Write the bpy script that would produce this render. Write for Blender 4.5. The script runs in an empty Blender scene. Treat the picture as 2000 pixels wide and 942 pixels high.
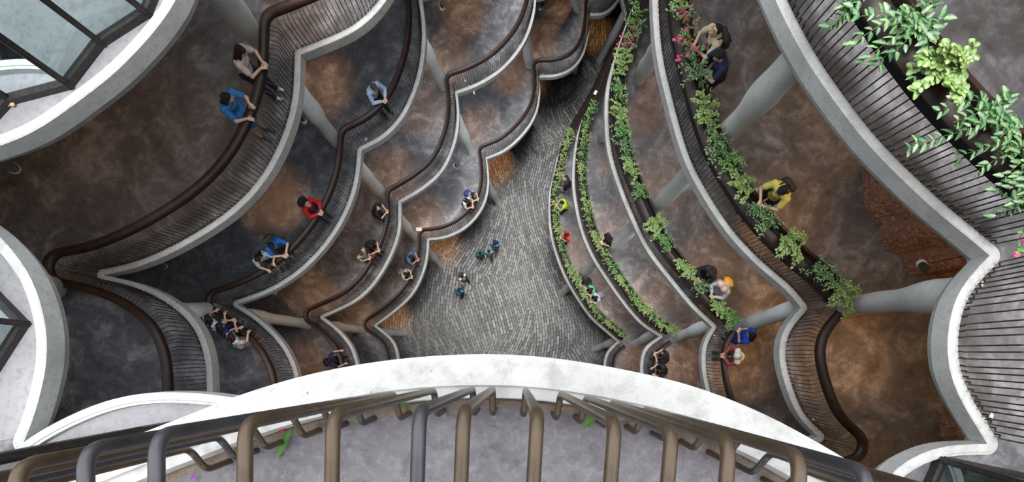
import bpy, bmesh, math, random
from mathutils import Vector, Matrix, geometry, noise
random.seed(7)
PI=math.pi
C=bpy.context.scene.collection
CX,CY,F=1010.0,690.0,944.0
FL={6:1.52,5:5.92,4:10.32,3:14.72,2:19.12,1:23.52,0:27.92}
ZC=27.92
def Z(l): return ZC-FL[l]
def P2(x,y,d): return Vector(((x-CX)*d/F,(CY-y)*d/F))
def P3(x,y,d): p=P2(x,y,d); return Vector((p.x,p.y,ZC-d))
# ------------------------------------------------------------------ materials
def _nt(name):
    m=bpy.data.materials.new(name); m.use_nodes=True
    nt=m.node_tree; b=nt.nodes['Principled BSDF']; return m,nt,b
def _ramp(nt,fac,stops):
    r=nt.nodes.new('ShaderNodeValToRGB'); nt.links.new(fac,r.inputs[0])
    e=r.color_ramp.elements
    while len(e)<len(stops): e.new(.5)
    for i,(p,c) in enumerate(stops):
        e[i].position=p; e[i].color=(c[0],c[1],c[2],1)
    return r.outputs[0]
def _noise(nt,vec,scale,detail=5,rough=.6,dist=0):
    n=nt.nodes.new('ShaderNodeTexNoise'); n.inputs['Scale'].default_value=scale
    n.inputs['Detail'].default_value=detail; n.inputs['Roughness'].default_value=rough
    n.inputs['Distortion'].default_value=dist
    if vec is not None: nt.links.new(vec,n.inputs['Vector'])
    return n.outputs['Fac']
def _math(nt,op,a,b=None):
    n=nt.nodes.new('ShaderNodeMath'); n.operation=op
    for i,v in enumerate((a,b)):
        if v is None: continue
        if isinstance(v,(int,float)): n.inputs[i].default_value=v
        else: nt.links.new(v,n.inputs[i])
    return n.outputs[0]
def _mix(nt,fac,a,b,mode='MIX'):
    n=nt.nodes.new('ShaderNodeMix'); n.data_type='RGBA'; n.blend_type=mode
    for sock,v in ((n.inputs[0],fac),(n.inputs[6],a),(n.inputs[7],b)):
        if isinstance(v,(int,float)): sock.default_value=v
        elif isinstance(v,tuple): sock.default_value=(v[0],v[1],v[2],1)
        else: nt.links.new(v,sock)
    return n.outputs[2]
def _bump(nt,b,h,strength,dist=.01):
    n=nt.nodes.new('ShaderNodeBump'); n.inputs['Strength'].default_value=strength
    n.inputs['Distance'].default_value=dist
    nt.links.new(h,n.inputs['Height']); nt.links.new(n.outputs[0],b.inputs['Normal'])
def _co(nt):
    return nt.nodes.new('ShaderNodeTexCoord').outputs['Object']
def plain(name,c,rough=.6,metal=0,var=.15,scale=12,bump=.0):
    m,nt,b=_nt(name); v=_co(nt)
    f=_noise(nt,v,scale)
    col=_ramp(nt,f,[(.3,tuple(x*(1-var) for x in c)),(.7,tuple(min(1,x*(1+var)) for x in c))])
    nt.links.new(col,b.inputs['Base Color'])
    b.inputs['Roughness'].default_value=rough; b.inputs['Metallic'].default_value=metal
    if bump: _bump(nt,b,f,bump)
    return m
def concrete(name,dark,light,stain,scale=1.4,rough=.75,spots=True):
    m,nt,b=_nt(name); v=_co(nt)
    f1=_noise(nt,v,scale,8,.62,.6); f2=_noise(nt,v,scale*9,6,.7); f3=_noise(nt,v,70,3,.6)
    c=_ramp(nt,f1,[(.28,dark),(.72,light)])
    c=_mix(nt,_math(nt,'MULTIPLY',_ramp(nt,f2,[(.48,(0,0,0)),(.68,(1,1,1))]),.55),c,stain)
    if spots:
        vo=nt.nodes.new('ShaderNodeTexVoronoi'); vo.inputs['Scale'].default_value=26
        nt.links.new(v,vo.inputs['Vector'])
        sp=_math(nt,'LESS_THAN',vo.outputs['Distance'],.11)
        sp=_math(nt,'MULTIPLY',sp,_math(nt,'GREATER_THAN',f2,.53))
        c=_mix(nt,_math(nt,'MULTIPLY',sp,.55),c,tuple(x*.45 for x in stain))
    nt.links.new(c,b.inputs['Base Color']); b.inputs['Roughness'].default_value=rough
    h=_math(nt,'ADD',_math(nt,'MULTIPLY',f2,.7),_math(nt,'MULTIPLY',f3,.3))
    _bump(nt,b,h,.5,.012)
    return m
def polished(name,dark,mid,light,rough=.42,bump=.15,speck=False):
    m,nt,b=_nt(name); v=_co(nt)
    f1=_noise(nt,v,.9,9,.62,1.4); f2=_noise(nt,v,5,8,.68,.8); f3=_noise(nt,v,.28,3,.5)
    s=_math(nt,'ADD',_math(nt,'MULTIPLY',f1,.62),_math(nt,'MULTIPLY',f2,.38))
    c=_ramp(nt,s,[(.36,dark),(.5,mid),(.66,light)])
    c=_mix(nt,_math(nt,'MULTIPLY',f3,.5),c,mid)
    vo=nt.nodes.new('ShaderNodeTexVoronoi'); vo.inputs['Scale'].default_value=3.5
    nt.links.new(v,vo.inputs['Vector'])
    sp=_math(nt,'LESS_THAN',vo.outputs['Distance'],.045)
    c=_mix(nt,_math(nt,'MULTIPLY',sp,.35),c,(.5,.5,.5))
    nt.links.new(c,b.inputs['Base Color'])
    nt.links.new(_math(nt,'ADD',_math(nt,'MULTIPLY',f2,.35),rough-.15),b.inputs['Roughness'])
    if speck:
        f4=_noise(nt,v,38,6,.75); f5=_noise(nt,v,12,8,.75,1.0)
        c=_mix(nt,_math(nt,'MULTIPLY',_ramp(nt,f4,[(.5,(0,0,0)),(.72,(1,1,1))]),.5),c,light)
        c=_mix(nt,_math(nt,'MULTIPLY',_ramp(nt,f5,[(.35,(1,1,1)),(.5,(0,0,0))]),.6),c,dark)
        nt.links.new(c,b.inputs['Base Color'])
    _bump(nt,b,s,bump,.01)
    return m
M={}
M['floor']=polished('polished_concrete',(.045,.045,.050),(.138,.139,.150),(.42,.422,.445))
M['floor_top']=polished('foreground_concrete',(.085,.073,.084),(.175,.162,.175),(.36,.345,.355),.6,.6,True)
M['pale_floor']=concrete('pale_slab',(.26,.255,.27),(.36,.352,.366),(.17,.165,.185))
M['curb']=concrete('curb_concrete',(.42,.432,.425),(.64,.645,.63),(.31,.315,.305))
M['curb_white']=concrete('white_curb',(.44,.435,.415),(.61,.605,.585),(.26,.245,.225))
M['column']=concrete('column_concrete',(.66,.69,.675),(.80,.82,.805),(.55,.57,.56),1.0,.7,False)
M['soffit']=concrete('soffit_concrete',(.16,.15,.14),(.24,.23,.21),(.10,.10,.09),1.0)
M['wall']=concrete('brown_wall_concrete',(.10,.07,.05),(.17,.12,.085),(.07,.05,.04),.8)
M['rail']=plain('bronze_handrail',(.026,.014,.011),.42,.05,.4,7,.1)
M['rail'].node_tree.nodes['Principled BSDF'].inputs['Specular IOR Level'].default_value=.3
M['fascia']=plain('black_steel',(.014,.014,.017),.35,.4,.2)
M['bar']=plain('bronze_bar',(.070,.056,.045),.42,.5,.3,9,.05)
M['bar_front']=plain('worn_bronze_bar',(.068,.046,.027),.36,.35,.4,14,.2)
M['bar_dark']=plain('dark_worn_bar',(.050,.049,.055),.36,.45,.4,14,.2)
M['frame']=plain('dark_window_frame',(.035,.029,.027),.5,.2,.45,25,.4)
M['soil']=plain('planter_soil',(.012,.010,.009),.95)
M['lamp_black']=plain('lamp_black',(.02,.02,.02),.4)
M['lamp_white']=plain('lamp_white',(.7,.7,.7),.4)
M['paper']=plain('paper_white',(.8,.8,.8),.7)
M['dirt']=concrete('dirt_grit',(.16,.12,.09),(.34,.27,.21),(.08,.06,.05),14,.95)
def glass_mat():
    m,nt,b=_nt('tinted_glass'); nt.nodes.remove(b)
    t=nt.nodes.new('ShaderNodeBsdfTransparent'); t.inputs[0].default_value=(.46,.56,.56,1)
    g=nt.nodes.new('ShaderNodeBsdfGlossy'); g.inputs['Roughness'].default_value=.03
    g.inputs[0].default_value=(.85,.95,.97,1)
    fr=nt.nodes.new('ShaderNodeFresnel'); fr.inputs[0].default_value=1.3
    mx=nt.nodes.new('ShaderNodeMixShader')
    nt.links.new(fr.outputs[0],mx.inputs[0]); nt.links.new(t.outputs[0],mx.inputs[1]); nt.links.new(g.outputs[0],mx.inputs[2])
    nt.links.new(mx.outputs[0],nt.nodes['Material Output'].inputs[0]); return m
M['glass']=glass_mat()
def brick_mat():
    m,nt,b=_nt('stone_setts'); v=_co(nt)
    n=nt.nodes.new('ShaderNodeTexNoise'); n.inputs['Scale'].default_value=.10; n.inputs['Detail'].default_value=1.5
    nt.links.new(v,n.inputs['Vector'])
    s=nt.nodes.new('ShaderNodeVectorMath'); s.operation='SUBTRACT'; s.inputs[1].default_value=(.5,.5,.5); nt.links.new(n.outputs['Color'],s.inputs[0])
    s2=nt.nodes.new('ShaderNodeVectorMath'); s2.operation='SCALE'; s2.inputs['Scale'].default_value=3.0; nt.links.new(s.outputs[0],s2.inputs[0])
    a=nt.nodes.new('ShaderNodeVectorMath'); a.operation='ADD'; nt.links.new(v,a.inputs[0]); nt.links.new(s2.outputs[0],a.inputs[1])
    vo=nt.nodes.new('ShaderNodeTexVoronoi'); vo.inputs['Scale'].default_value=.30; nt.links.new(a.outputs[0],vo.inputs['Vector'])
    sep=nt.nodes.new('ShaderNodeSeparateColor'); nt.links.new(vo.outputs['Color'],sep.inputs[0])
    ang=_math(nt,'ADD',_math(nt,'MULTIPLY',_math(nt,'SUBTRACT',sep.outputs[0],.5),1.25),1.50)
    rot=nt.nodes.new('ShaderNodeVectorRotate'); rot.rotation_type='Z_AXIS'
    nt.links.new(a.outputs[0],rot.inputs['Vector']); nt.links.new(ang,rot.inputs['Angle'])
    br=nt.nodes.new('ShaderNodeTexBrick'); nt.links.new(rot.outputs[0],br.inputs['Vector'])
    br.inputs['Color1'].default_value=(.12,.12,.12,1); br.inputs['Color2'].default_value=(.38,.38,.37,1)
    br.inputs['Mortar'].default_value=(.012,.011,.010,1)
    br.inputs['Scale'].default_value=1; br.inputs['Brick Width'].default_value=.48; br.inputs['Row Height'].default_value=.145
    br.inputs['Mortar Size'].default_value=.016; br.inputs['Mortar Smooth'].default_value=.3; br.inputs['Bias'].default_value=-.1
    f=_noise(nt,v,.35,6,.6,.5); f2=_noise(nt,v,7,5)
    gm=_ramp(nt,f,[(.42,(0,0,0)),(.66,(1,1,1))])
    plainc=_ramp(nt,f2,[(.3,(.20,.20,.20)),(.7,(.34,.335,.33))])
    c=_mix(nt,_math(nt,'MULTIPLY',gm,.45),br.outputs['Color'],plainc)
    c=_mix(nt,.35,c,_ramp(nt,f2,[(.3,(.3,.3,.3)),(.7,(1,1,1))]),'MULTIPLY')
    nt.links.new(c,b.inputs['Base Color']); b.inputs['Roughness'].default_value=.6
    inv=_math(nt,'SUBTRACT',1,br.outputs['Fac'])
    _bump(nt,b,inv,.8,.02); return m
M['brick']=brick_mat()
def leaf_mat(name,edge,mid,vary):
    m,nt,b=_nt(name)
    uv=nt.nodes.new('ShaderNodeUVMap'); sx=nt.nodes.new('ShaderNodeSeparateXYZ'); nt.links.new(uv.outputs[0],sx.inputs[0])
    d=_math(nt,'ABSOLUTE',_math(nt,'SUBTRACT',sx.outputs[1],.5))
    n=_noise(nt,uv.outputs[0],5,3); d=_math(nt,'ADD',d,_math(nt,'MULTIPLY',_math(nt,'SUBTRACT',n,.5),.5))
    c=_ramp(nt,d,[(.12,mid),(.3,edge)])
    g=nt.nodes.new('ShaderNodeNewGeometry')
    c=_mix(nt,_math(nt,'MULTIPLY',g.outputs['Random Per Island'],.75),c,vary)
    nt.links.new(c,b.inputs['Base Color']); b.inputs['Roughness'].default_value=.42
    return m
M['leaf_dark']=leaf_mat('variegated_leaf',(.010,.070,.028),(.26,.38,.17),(.018,.11,.035))
M['leaf_lime']=leaf_mat('round_lime_leaf',(.10,.19,.04),(.38,.48,.19),(.14,.26,.06))
M['leaf_green']=leaf_mat('green_leaf',(.03,.14,.03),(.22,.38,.12),(.05,.20,.04))
M['petal']=plain('pink_petal',(.55,.05,.16),.6)
M['stem']=plain('plant_stem',(.16,.14,.06),.7)
def relief_mat():
    m,nt,b=_nt('terracotta_relief'); v=_co(nt)
    f=_noise(nt,v,3,6,.6); g=_noise(nt,v,30,4)
    c=_ramp(nt,f,[(.3,(.22,.11,.07)),(.7,(.38,.20,.13))])
    nt.links.new(c,b.inputs['Base Color']); b.inputs['Roughness'].default_value=.65
    _bump(nt,b,g,.4,.01); return m
M['relief']=relief_mat()
# ------------------------------------------------------------------ mesh collector
class MB:
    def __init__(s): s.v=[]; s.f=[]; s.uv=[]; s.mi=[]; s.cur=0
    def add(s,vs,fs):
        o=len(s.v); s.v+= [tuple(v) for v in vs]
        for f in fs: s.f.append(tuple(o+i for i in f)); s.mi.append(s.cur)
    def box(s,c,size,mat=None):
        x,y,z=(a/2 for a in size); vs=[Vector((i*x,j*y,k*z)) for i in(-1,1) for j in(-1,1) for k in(-1,1)]
        if mat: vs=[mat@v for v in vs]
        c=Vector(c); s.add([v+c for v in vs],[(0,1,3,2),(4,6,7,5),(0,4,5,1),(2,3,7,6),(0,2,6,4),(1,5,7,3)])
    def tube(s,pts,r,n=8,caps=True):
        pts=[Vector(p) for p in pts]; rs=r if isinstance(r,(list,tuple)) else [r]*len(pts)
        rings=[]; up=None
        for i,p in enumerate(pts):
            t=(pts[min(i+1,len(pts)-1)]-pts[max(i-1,0)]); 
            if t.length<1e-9: t=Vector((0,0,1))
            t.normalize()
            if up is None:
                up=Vector((1,0,0)) if abs(t.x)<.8 else Vector((0,1,0))
            a=(up-t*up.dot(t)).normalized(); b=t.cross(a); up=a
            rings.append([p+(a*math.cos(2*PI*k/n)+b*math.sin(2*PI*k/n))*rs[i] for k in range(n)])
        vs=[v for r_ in rings for v in r_]; fs=[]
        for i in range(len(rings)-1):
            for k in range(n):
                k2=(k+1)%n; fs.append((i*n+k,i*n+k2,(i+1)*n+k2,(i+1)*n+k))
        if caps: fs+= [tuple(range(n-1,-1,-1)),tuple((len(rings)-1)*n+k for k in range(n))]
        s.add(vs,fs)
    def ball(s,c,r,mat=None,n=12,m=8):
        c=Vector(c); rr=r if isinstance(r,(tuple,list)) else (r,r,r)
        vs=[];fs=[]
        def pt(x,y,z):
            v=Vector((x*rr[0],y*rr[1],z*rr[2])); return (mat@v if mat else v)+c
        vs.append(pt(0,0,1))
        for i in range(1,m):
            a=PI*i/m
            for k in range(n): vs.append(pt(math.sin(a)*math.cos(2*PI*k/n),math.sin(a)*math.sin(2*PI*k/n),math.cos(a)))
        vs.append(pt(0,0,-1))
        for k in range(n): fs.append((0,1+k,1+(k+1)%n))
        for i in range(m-2):
            for k in range(n):
                a=1+i*n; fs.append((a+k,a+n+k,a+n+(k+1)%n,a+(k+1)%n))
        L=len(vs)-1; a=1+(m-2)*n
        for k in range(n): fs.append((a+k,L,a+(k+1)%n))
        s.add(vs,fs)
    def cap(s,a,b,ra,rb,n=12):
        a=Vector(a);b=Vector(b); t=(b-a)
        if t.length<1e-6: s.ball(a,ra); return
        t.normalize(); pts=[];rs=[]
        for k in range(5):
            q=PI/2*k/5; pts.append(a-t*ra*math.cos(q)); rs.append(max(1e-4,ra*math.sin(q)))
        for k in range(6):
            q=PI/2*k/5; pts.append(b+t*rb*math.sin(q)); rs.append(max(1e-4,rb*math.cos(q)))
        s.tube(pts,rs,n)
    def sweep(s,frames,prof,closed=False,loop=False):
        """frames: list of (Vector2 p, Vector2 n, z0); prof: list of (u,h)"""
        vs=[];fs=[];m=len(prof)
        for (p,n,z) in frames:
            for (u,h) in prof: q=p+n*u; vs.append((q.x,q.y,z+h))
        N=len(frames)
        for i in range(N if loop else N-1):
            j=(i+1)%N
            for k in range(m if closed else m-1):
                k2=(k+1)%m
                fs.append((i*m+k,j*m+k,j*m+k2,i*m+k2))
        if closed and not loop: fs+= [tuple(range(m-1,-1,-1)),tuple((N-1)*m+k for k in range(m))]
        s.add(vs,fs)
    def mesh(s,name,mats,smooth=True,angle=40):
        me=bpy.data.meshes.new(name); me.from_pydata(s.v,[],s.f)
        for m in (mats if isinstance(mats,(list,tuple)) else [mats]): me.materials.append(m)
        if any(s.mi): me.polygons.foreach_set('material_index',s.mi)
        bm=bmesh.new(); bm.from_mesh(me)
        if not s.uv: bmesh.ops.remove_doubles(bm,verts=bm.verts,dist=1e-5)
        bmesh.ops.recalc_face_normals(bm,faces=bm.faces) if not s.uv else None
        ca=math.radians(angle)
        for e in bm.edges:
            e.smooth = not (len(e.link_faces)==2 and e.calc_face_angle(0)>ca)
        for f in bm.faces: f.smooth=smooth
        bm.to_mesh(me); bm.free()
        if s.uv:
            l=me.uv_layers.new(name='UVMap')
            for i,uv in enumerate(s.uv): l.data[i].uv=uv
        return me
    def build(s,name,mats,parent=None,**k): return link(name,s.mesh(name,mats,**k),parent)
def link(name,me,parent=None):
    o=bpy.data.objects.new(name,me); C.objects.link(o)
    if parent: o.parent=parent
    return o
def tag(o,label=None,cat=None,group=None,kind=None):
    if label: o['label']=label
    if cat: o['category']=cat
    if group: o['group']=group
    if kind: o['kind']=kind
    return o
def empty(name,loc,rz=0,**k):
    o=bpy.data.objects.new(name,None); C.objects.link(o); o.location=loc; o.rotation_euler=(0,0,rz)
    o.empty_display_size=.2
    return tag(o,**k)
# ------------------------------------------------------------------ level outlines (atrium edge of every storey)
L={}
L[1]=[[(785,745),(782,698),(773,668),(755,650),(738,637)],
 [(738,637),(770,614),(808,578),(829,538),(838,502),(840,472)],
 [(840,472),(867,469),(900,456),(927,434),(947,404),(955,374),(956,347),(952,315)],
 [(952,315),(987,300),(1027,263),(1047,230),(1054,200),(1055,173),(1053,157)],
 [(1053,157),(1087,155),(1117,142),(1137,117),(1147,83),(1150,37)],
 [(1150,37),(1173,37),(1193,26),(1210,3)],
 [(1210,3),(1217,32),(1224,55)],
 [(1224,55),(1207,85),(1182,125),(1162,165),(1145,200),(1122,240),(1103,272),(1088,310),(1080,347),(1072,381),(1072,447),(1080,487),(1100,541),(1120,577),(1153,624),(1180,648),(1203,668)],
 [(1203,668),(1184,686),(1177,711),(1180,745)],
 [(1180,745),(785,745)]]
L[2]=[[(712,745),(704,710),(695,681),(677,655),(652,632),(636,621)],
 [(636,621),(653,614),(700,591),(733,561),(763,514),(780,474),(786,447),(786,400)],
 [(786,400),(825,377),(865,342),(890,290),(899,235),(895,189)],
 [(895,189),(933,175),(983,143),(1027,87),(1045,30),(1047,4)],
 [(1047,4),(1075,-4),(1110,-40),(1130,-90)],
 [(1130,-90),(1160,-190),(1240,-190),(1268,-60)],
 [(1268,-60),(1240,5),(1215,55),(1188,118),(1170,155),(1155,190),(1140,228),(1127,262),(1118,313),(1116,364),(1122,411),(1133,457),(1153,504),(1180,547),(1210,590),(1250,636),(1284,658)],
 [(1284,658),(1255,681),(1247,716),(1252,760)],
 [(1252,760),(712,745)]]
L[3]=[[(592,795),(590,735),(585,715),(567,678),(540,646),(505,616),(472,596)],
 [(472,596),(507,584),(547,567),(600,531),(650,477),(687,414),(705,357),(711,300)],
 [(711,300),(750,280),(790,240),(820,175),(832,120),(834,65),(826,2)],
 [(826,2),(865,-8),(930,-50),(960,-120)],
 [(960,-120),(1010,-350),(1130,-450),(1240,-350),(1280,-120)],
 [(1280,-120),(1245,-10),(1218,60),(1200,112),(1184,165),(1178,215),(1182,295),(1196,350),(1225,425),(1257,491),(1307,557),(1350,608),(1385,640)],
 [(1385,640),(1367,671),(1364,706),(1370,751),(1385,800)],
 [(1385,800),(592,795)]]
L[4]=[[(415,880),(430,800),(429,761),(425,696),(400,631),(350,586),(300,561),(250,547),(220,541)],
 [(220,541),(270,531),(325,511),(400,472),(475,420),(530,360),(570,285),(592,210),(597,120)],
 [(597,120),(653,98),(700,76),(740,43),(770,3),(790,-50),(800,-110)],
 [(800,-110),(825,-500),(950,-850),(1220,-850),(1285,-450),(1300,-150)],
 [(1300,-150),(1272,-50),(1268,0),(1275,117),(1293,200),(1328,321),(1360,384),(1413,464),(1473,527),(1530,575),(1552,603)],
 [(1552,603),(1520,641),(1509,686),(1520,746),(1550,816),(1585,850)],
 [(1585,850),(1530,870),(1450,910)],
 [(1450,910),(415,880)]]
L[5]=[[(600,800),(465,771),(367,763),(300,766),(233,781),(167,808),(110,838),(83,858)],
 [(83,858),(97,828),(113,775),(127,711),(128,661),(123,624),(107,567),(88,531),(63,497),(33,464),(0,439),(-70,402),(-150,378)],
 [(-150,378),(-80,340),(13,310),(100,277),(187,217),(260,160),(320,97),(360,47),(382,3),(398,-50),(405,-120)],
 [(405,-120),(425,-800),(700,-1900),(1350,-1900),(1400,-800),(1430,-130)],
 [(1430,-130),(1483,0),(1520,80),(1557,147),(1597,205),(1667,297),(1740,371),(1800,427),(1867,481),(1897,507)],
 [(1897,507),(1853,551),(1833,587),(1820,630),(1815,695),(1827,745),(1847,788),(1877,835),(1893,861)],
 [(1893,861),(1813,863),(1767,878),(1720,905),(1680,960)],
 [(1680,960),(1000,900),(600,800)]]
def cr(pts,step):
    pts=[Vector(p) for p in pts]
    if len(pts)==2:
        n=max(2,int((pts[1]-pts[0]).length/ .6)); return [pts[0].lerp(pts[1],i/n) for i in range(n+1)]
    q=[pts[0]*2-pts[1]]+pts+[pts[-1]*2-pts[-2]]; out=[]
    for i in range(1,len(q)-2):
        p0,p1,p2,p3=q[i-1:i+3]; n=max(2,int((p2-p1).length/step))
        t01=max(1e-3,(p1-p0).length**.5); t12=max(1e-3,(p2-p1).length**.5); t23=max(1e-3,(p3-p2).length**.5)
        m1=(p2-p1)+t12*((p1-p0)/t01-(p2-p0)/(t01+t12)); m2=(p2-p1)+t12*((p3-p2)/t23-(p3-p1)/(t12+t23))
        for k in range(n):
            t=k/n; out.append(p1*(2*t**3-3*t**2+1)+m1*(t**3-2*t*t+t)+p2*(-2*t**3+3*t*t)+m2*(t**3-t*t))
    out.append(q[-2]); 
    for _ in range(3):   # gentle smoothing, ends kept
        out=[out[0]]+[(out[i-1]+out[i]*2+out[i+1])/4 for i in range(1,len(out)-1)]+[out[-1]]
    return out
def frames_of(seg):
    fr=[]
    for i,p in enumerate(seg):
        t=(seg[min(i+1,len(seg)-1)]-seg[max(i-1,0)]).normalized(); fr.append((p,Vector((-t.y,t.x))))
    return fr
def fan(n1,n2,p,k=7):
    a1=math.atan2(n1.y,n1.x); a2=math.atan2(n2.y,n2.x); d=(a2-a1+PI)%(2*PI)-PI
    if abs(d)<.1: return []
    return [(p,Vector((math.cos(a1+d*i/k),math.sin(a1+d*i/k)))) for i in range(1,k)]
SEG={}
world6=[(1.25,-.47),(1.9,-1.1),(1.9,-1.1)]
for l in (1,2,3,4,5):
    d=FL[l]+.15
    SEG[l]=[frames_of(cr([P2(x,y,d) for x,y in s],.14)) for s in L[l]]
l6=[(1800,1000),(1700,925),(1640,888),(1583,855),(1533,828),(1467,795),(1367,757),(1300,739),(1200,718),(1080,699),(950,691),(800,698),(700,711),(600,731),(533,750),(467,771),(400,796),(333,824),(283,842),(200,875),(60,935),(-100,1010)]
lobe6=[P2(x,y,FL[6]-.1) for x,y in l6]
a6=lobe6[0]; b6=lobe6[-1]
o6=[[Vector(p) for p in q] for q in (
 [b6,(-2.6,-1.2),(-4.5,-2.6),(-7.5,-3.4),(-10,-2.2)],[(-10,-2.2),(-10.4,3),(-9.5,9),(-6,17),(0,21)],
 [(0,21),(4.2,19),(3.6,12),(3.1,8.3),(3.6,6.0),(4.25,4.5),(5.45,3.0),(6.6,2.4),(7.8,2.2)],[(7.8,2.2),(7.4,0),(7.8,-1.9)],[(7.8,-1.9),(4.2,-2.3),a6])]  # unseen edges, shaped so the slab shades the fifth storey below
SEG[6]=[frames_of(cr(lobe6,.06))]+[frames_of(cr(s,.3)) for s in o6]
def chain(l,idx,loop=False):
    out=[]
    for k,i in enumerate(idx):
        s=SEG[l][i]
        if out: out+=fan(out[-1][1],s[0][1],s[0][0])
        out+=s
    if loop: out+=fan(out[-1][1],out[0][1],out[0][0])
    return out
BX=(-14.5,13.5,-7.5,25.0)
rect=[Vector((BX[0],BX[2],0)),Vector((BX[1],BX[2],0)),Vector((BX[1],BX[3],0)),Vector((BX[0],BX[3],0))]
def plate(mb,hole,z,inset=0):
    hp=[]
    for p in hole:
        q=Vector((p.x,p.y,0))
        if not hp or (q-hp[-1]).length>1e-4: hp.append(q)
    tris=geometry.tessellate_polygon([rect,hp]); allv=rect+hp
    mb.add([(v.x,v.y,z) for v in allv],tris)
CURB=[(.14,-.01),(.128,.085),(.096,.088),(.090,.10),(.014,.10),(0,.086),(0,-.15),(.03,-.162),(.075,-.29)]
names={1:'lowest storey',2:'second storey',3:'third storey',4:'fourth storey',5:'fifth storey',6:'topmost storey'}
for l in range(1,7):
    ch=chain(l,range(len(SEG[l])),True); z=Z(l)
    mb=MB(); plate(mb,[p+n*.13 for p,n in ch],z); fl=mb.build('floor',M['floor_top'] if l==6 else M['floor'])
    tag(fl,'grey polished concrete floor of the '+names[l]+' round the atrium',kind='structure')
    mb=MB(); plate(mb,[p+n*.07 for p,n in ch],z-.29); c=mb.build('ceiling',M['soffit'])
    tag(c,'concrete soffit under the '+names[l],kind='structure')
    mb=MB(); mb.sweep([(p,n,z) for p,n in ch],CURB,loop=True)
    c=mb.build('trim_%d'%l,M['curb_white'] if l==6 else M['curb'],angle=28)
    tag(c,'pale concrete curb edging the '+names[l],kind='structure')
ch=chain(6,range(len(SEG[6])),True)
ch=[(p+Vector((0,.55*max(0,1-(abs(p.x)/2.2)**2))) if p.y<2 else p,n) for p,n in ch]  # unseen slab overhead, added as shade; lobe pushed outward over the curb
mb=MB(); plate(mb,[p+n*.05 for p,n in ch],ZC+2.55); plate(mb,[p+n*.05 for p,n in ch],ZC+2.9); mb.sweep([(p,n,ZC+2.9) for p,n in ch],[(.05,0),(.05,-.35)],loop=True)
tag(mb.build('ceiling',M['curb']),'unseen concrete slab above the topmost storey, added as shade',kind='structure')
mb=MB(); mb.add([(BX[0],BX[2],0),(BX[1],BX[2],0),(BX[1],BX[3],0),(BX[0],BX[3],0)],[(0,1,2,3)])
tag(mb.build('floor',M['brick']),'grey stone sett paving on the atrium ground',kind='structure')
for nm,c,s in (('wall_left',(BX[0]-.1,8.75,14),(.2,33,28)),('wall_right',(BX[1]+.1,8.75,14),(.2,33,28)),('wall_front',(-.5,BX[2]-.1,14),(28.4,.2,28)),('wall_back',(-.5,BX[3]+.1,14),(28.4,.2,28))):
    mb=MB(); mb.box(c,s); tag(mb.build(nm,M['wall'],smooth=False),'unseen brown concrete outer wall, added to block side light',kind='structure')  # unseen enclosure, added to stop daylight leaking in between the storeys
# pale concrete topping on the fifth-storey tower lobes at left (bare, no railing)
def topping(pts,l,label):
    d=FL[l]; q=[P2(x,y,d) for x,y in pts]
    mb=MB(); n=len(q); z=Z(l)
    mb.add([(p.x,p.y,z+.012) for p in q]+[(p.x,p.y,z+.001) for p in q],[tuple(range(n))]+[(i,(i+1)%n,n+(i+1)%n,n+i) for i in range(n)])
    tag(mb.build('floor',M['pale_floor']),label,kind='structure')
def lobe_topping(idx,label,inner,l=5,u=.132):
    ch=[p+n*u for p,n in SEG[l][idx]]
    mb=MB(); inn=[Vector(v) for v in inner]; q=ch+inn; n=len(q); z=Z(l)
    tr=geometry.tessellate_polygon([[Vector((p.x,p.y,0)) for p in q]])
    mb.add([(p.x,p.y,z+.012) for p in q],tr)
    tag(mb.build('floor',M['pale_floor']),label,kind='structure')
lobe_topping(0,'pale bare concrete floor of the lower left tower lobe',[(-8.6,-1.5),(-12,-4),(-11,-7),(-2,-6)])
lobe_topping(1,'pale bare concrete floor of the left tower lobe',[(-13.8,2.3),(-13.8,-3.4),(-9,-1.6)])
lobe_topping(2,'pale bare concrete floor of the upper left tower lobe',[(-4.5,9.0),(-13.8,10.0),(-13.8,2.6)])
# ------------------------------------------------------------------ railings
def rnd_path(path,r=.02,k=4):
    pts=[Vector((a,0,b)) for a,b in path]; out=[pts[0]]
    for i in range(1,len(pts)-1):
        a=(pts[i-1]-pts[i]); b=(pts[i+1]-pts[i]); rr=min(r,a.length*.45,b.length*.45)
        p1=pts[i]+a.normalized()*rr; p2=pts[i]+b.normalized()*rr
        for j in range(k+1):
            t=j/k; out.append(p1*(1-t)**2+pts[i]*2*t*(1-t)+p2*t*t)
    out.append(pts[-1]); return out
def bar_path(kind):
    if kind=='planter': return [(.172,.0),(.172,.118),(.100,.150),(.075,.82)]
    return [(.172,.0),(.172,.118),(.100,.150),(.072,.885),(.25,.945)]
def bar_mesh(kind,r,n,mat,k=3,rr=.03):
    mb=MB(); mb.tube(rnd_path(bar_path(kind),rr,k),r,n); return mb.mesh('baluster',mat)
RAILP=[(.222,.93),(.218,.95),(.228,.985),(.262,1.025),(.345,1.052),(.368,1.05),(.378,1.032),(.375,.975),(.36,.94),(.30,.93)]
PLAN=[(.055,.815),(.052,.915),(.065,.93),(.205,1.005),(.228,1.005),(.228,.88),(.355,.88),(.357,1.045),(.37,1.075),(.42,1.078),(.434,1.06),(.43,.80)]
def mat_bar(p,n,z,jz=0):
    a=math.atan2(n.y,n.x)
    return Matrix.Translation((p.x,p.y,z))@Matrix.Rotation(a+jz,4,'Z')
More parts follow.
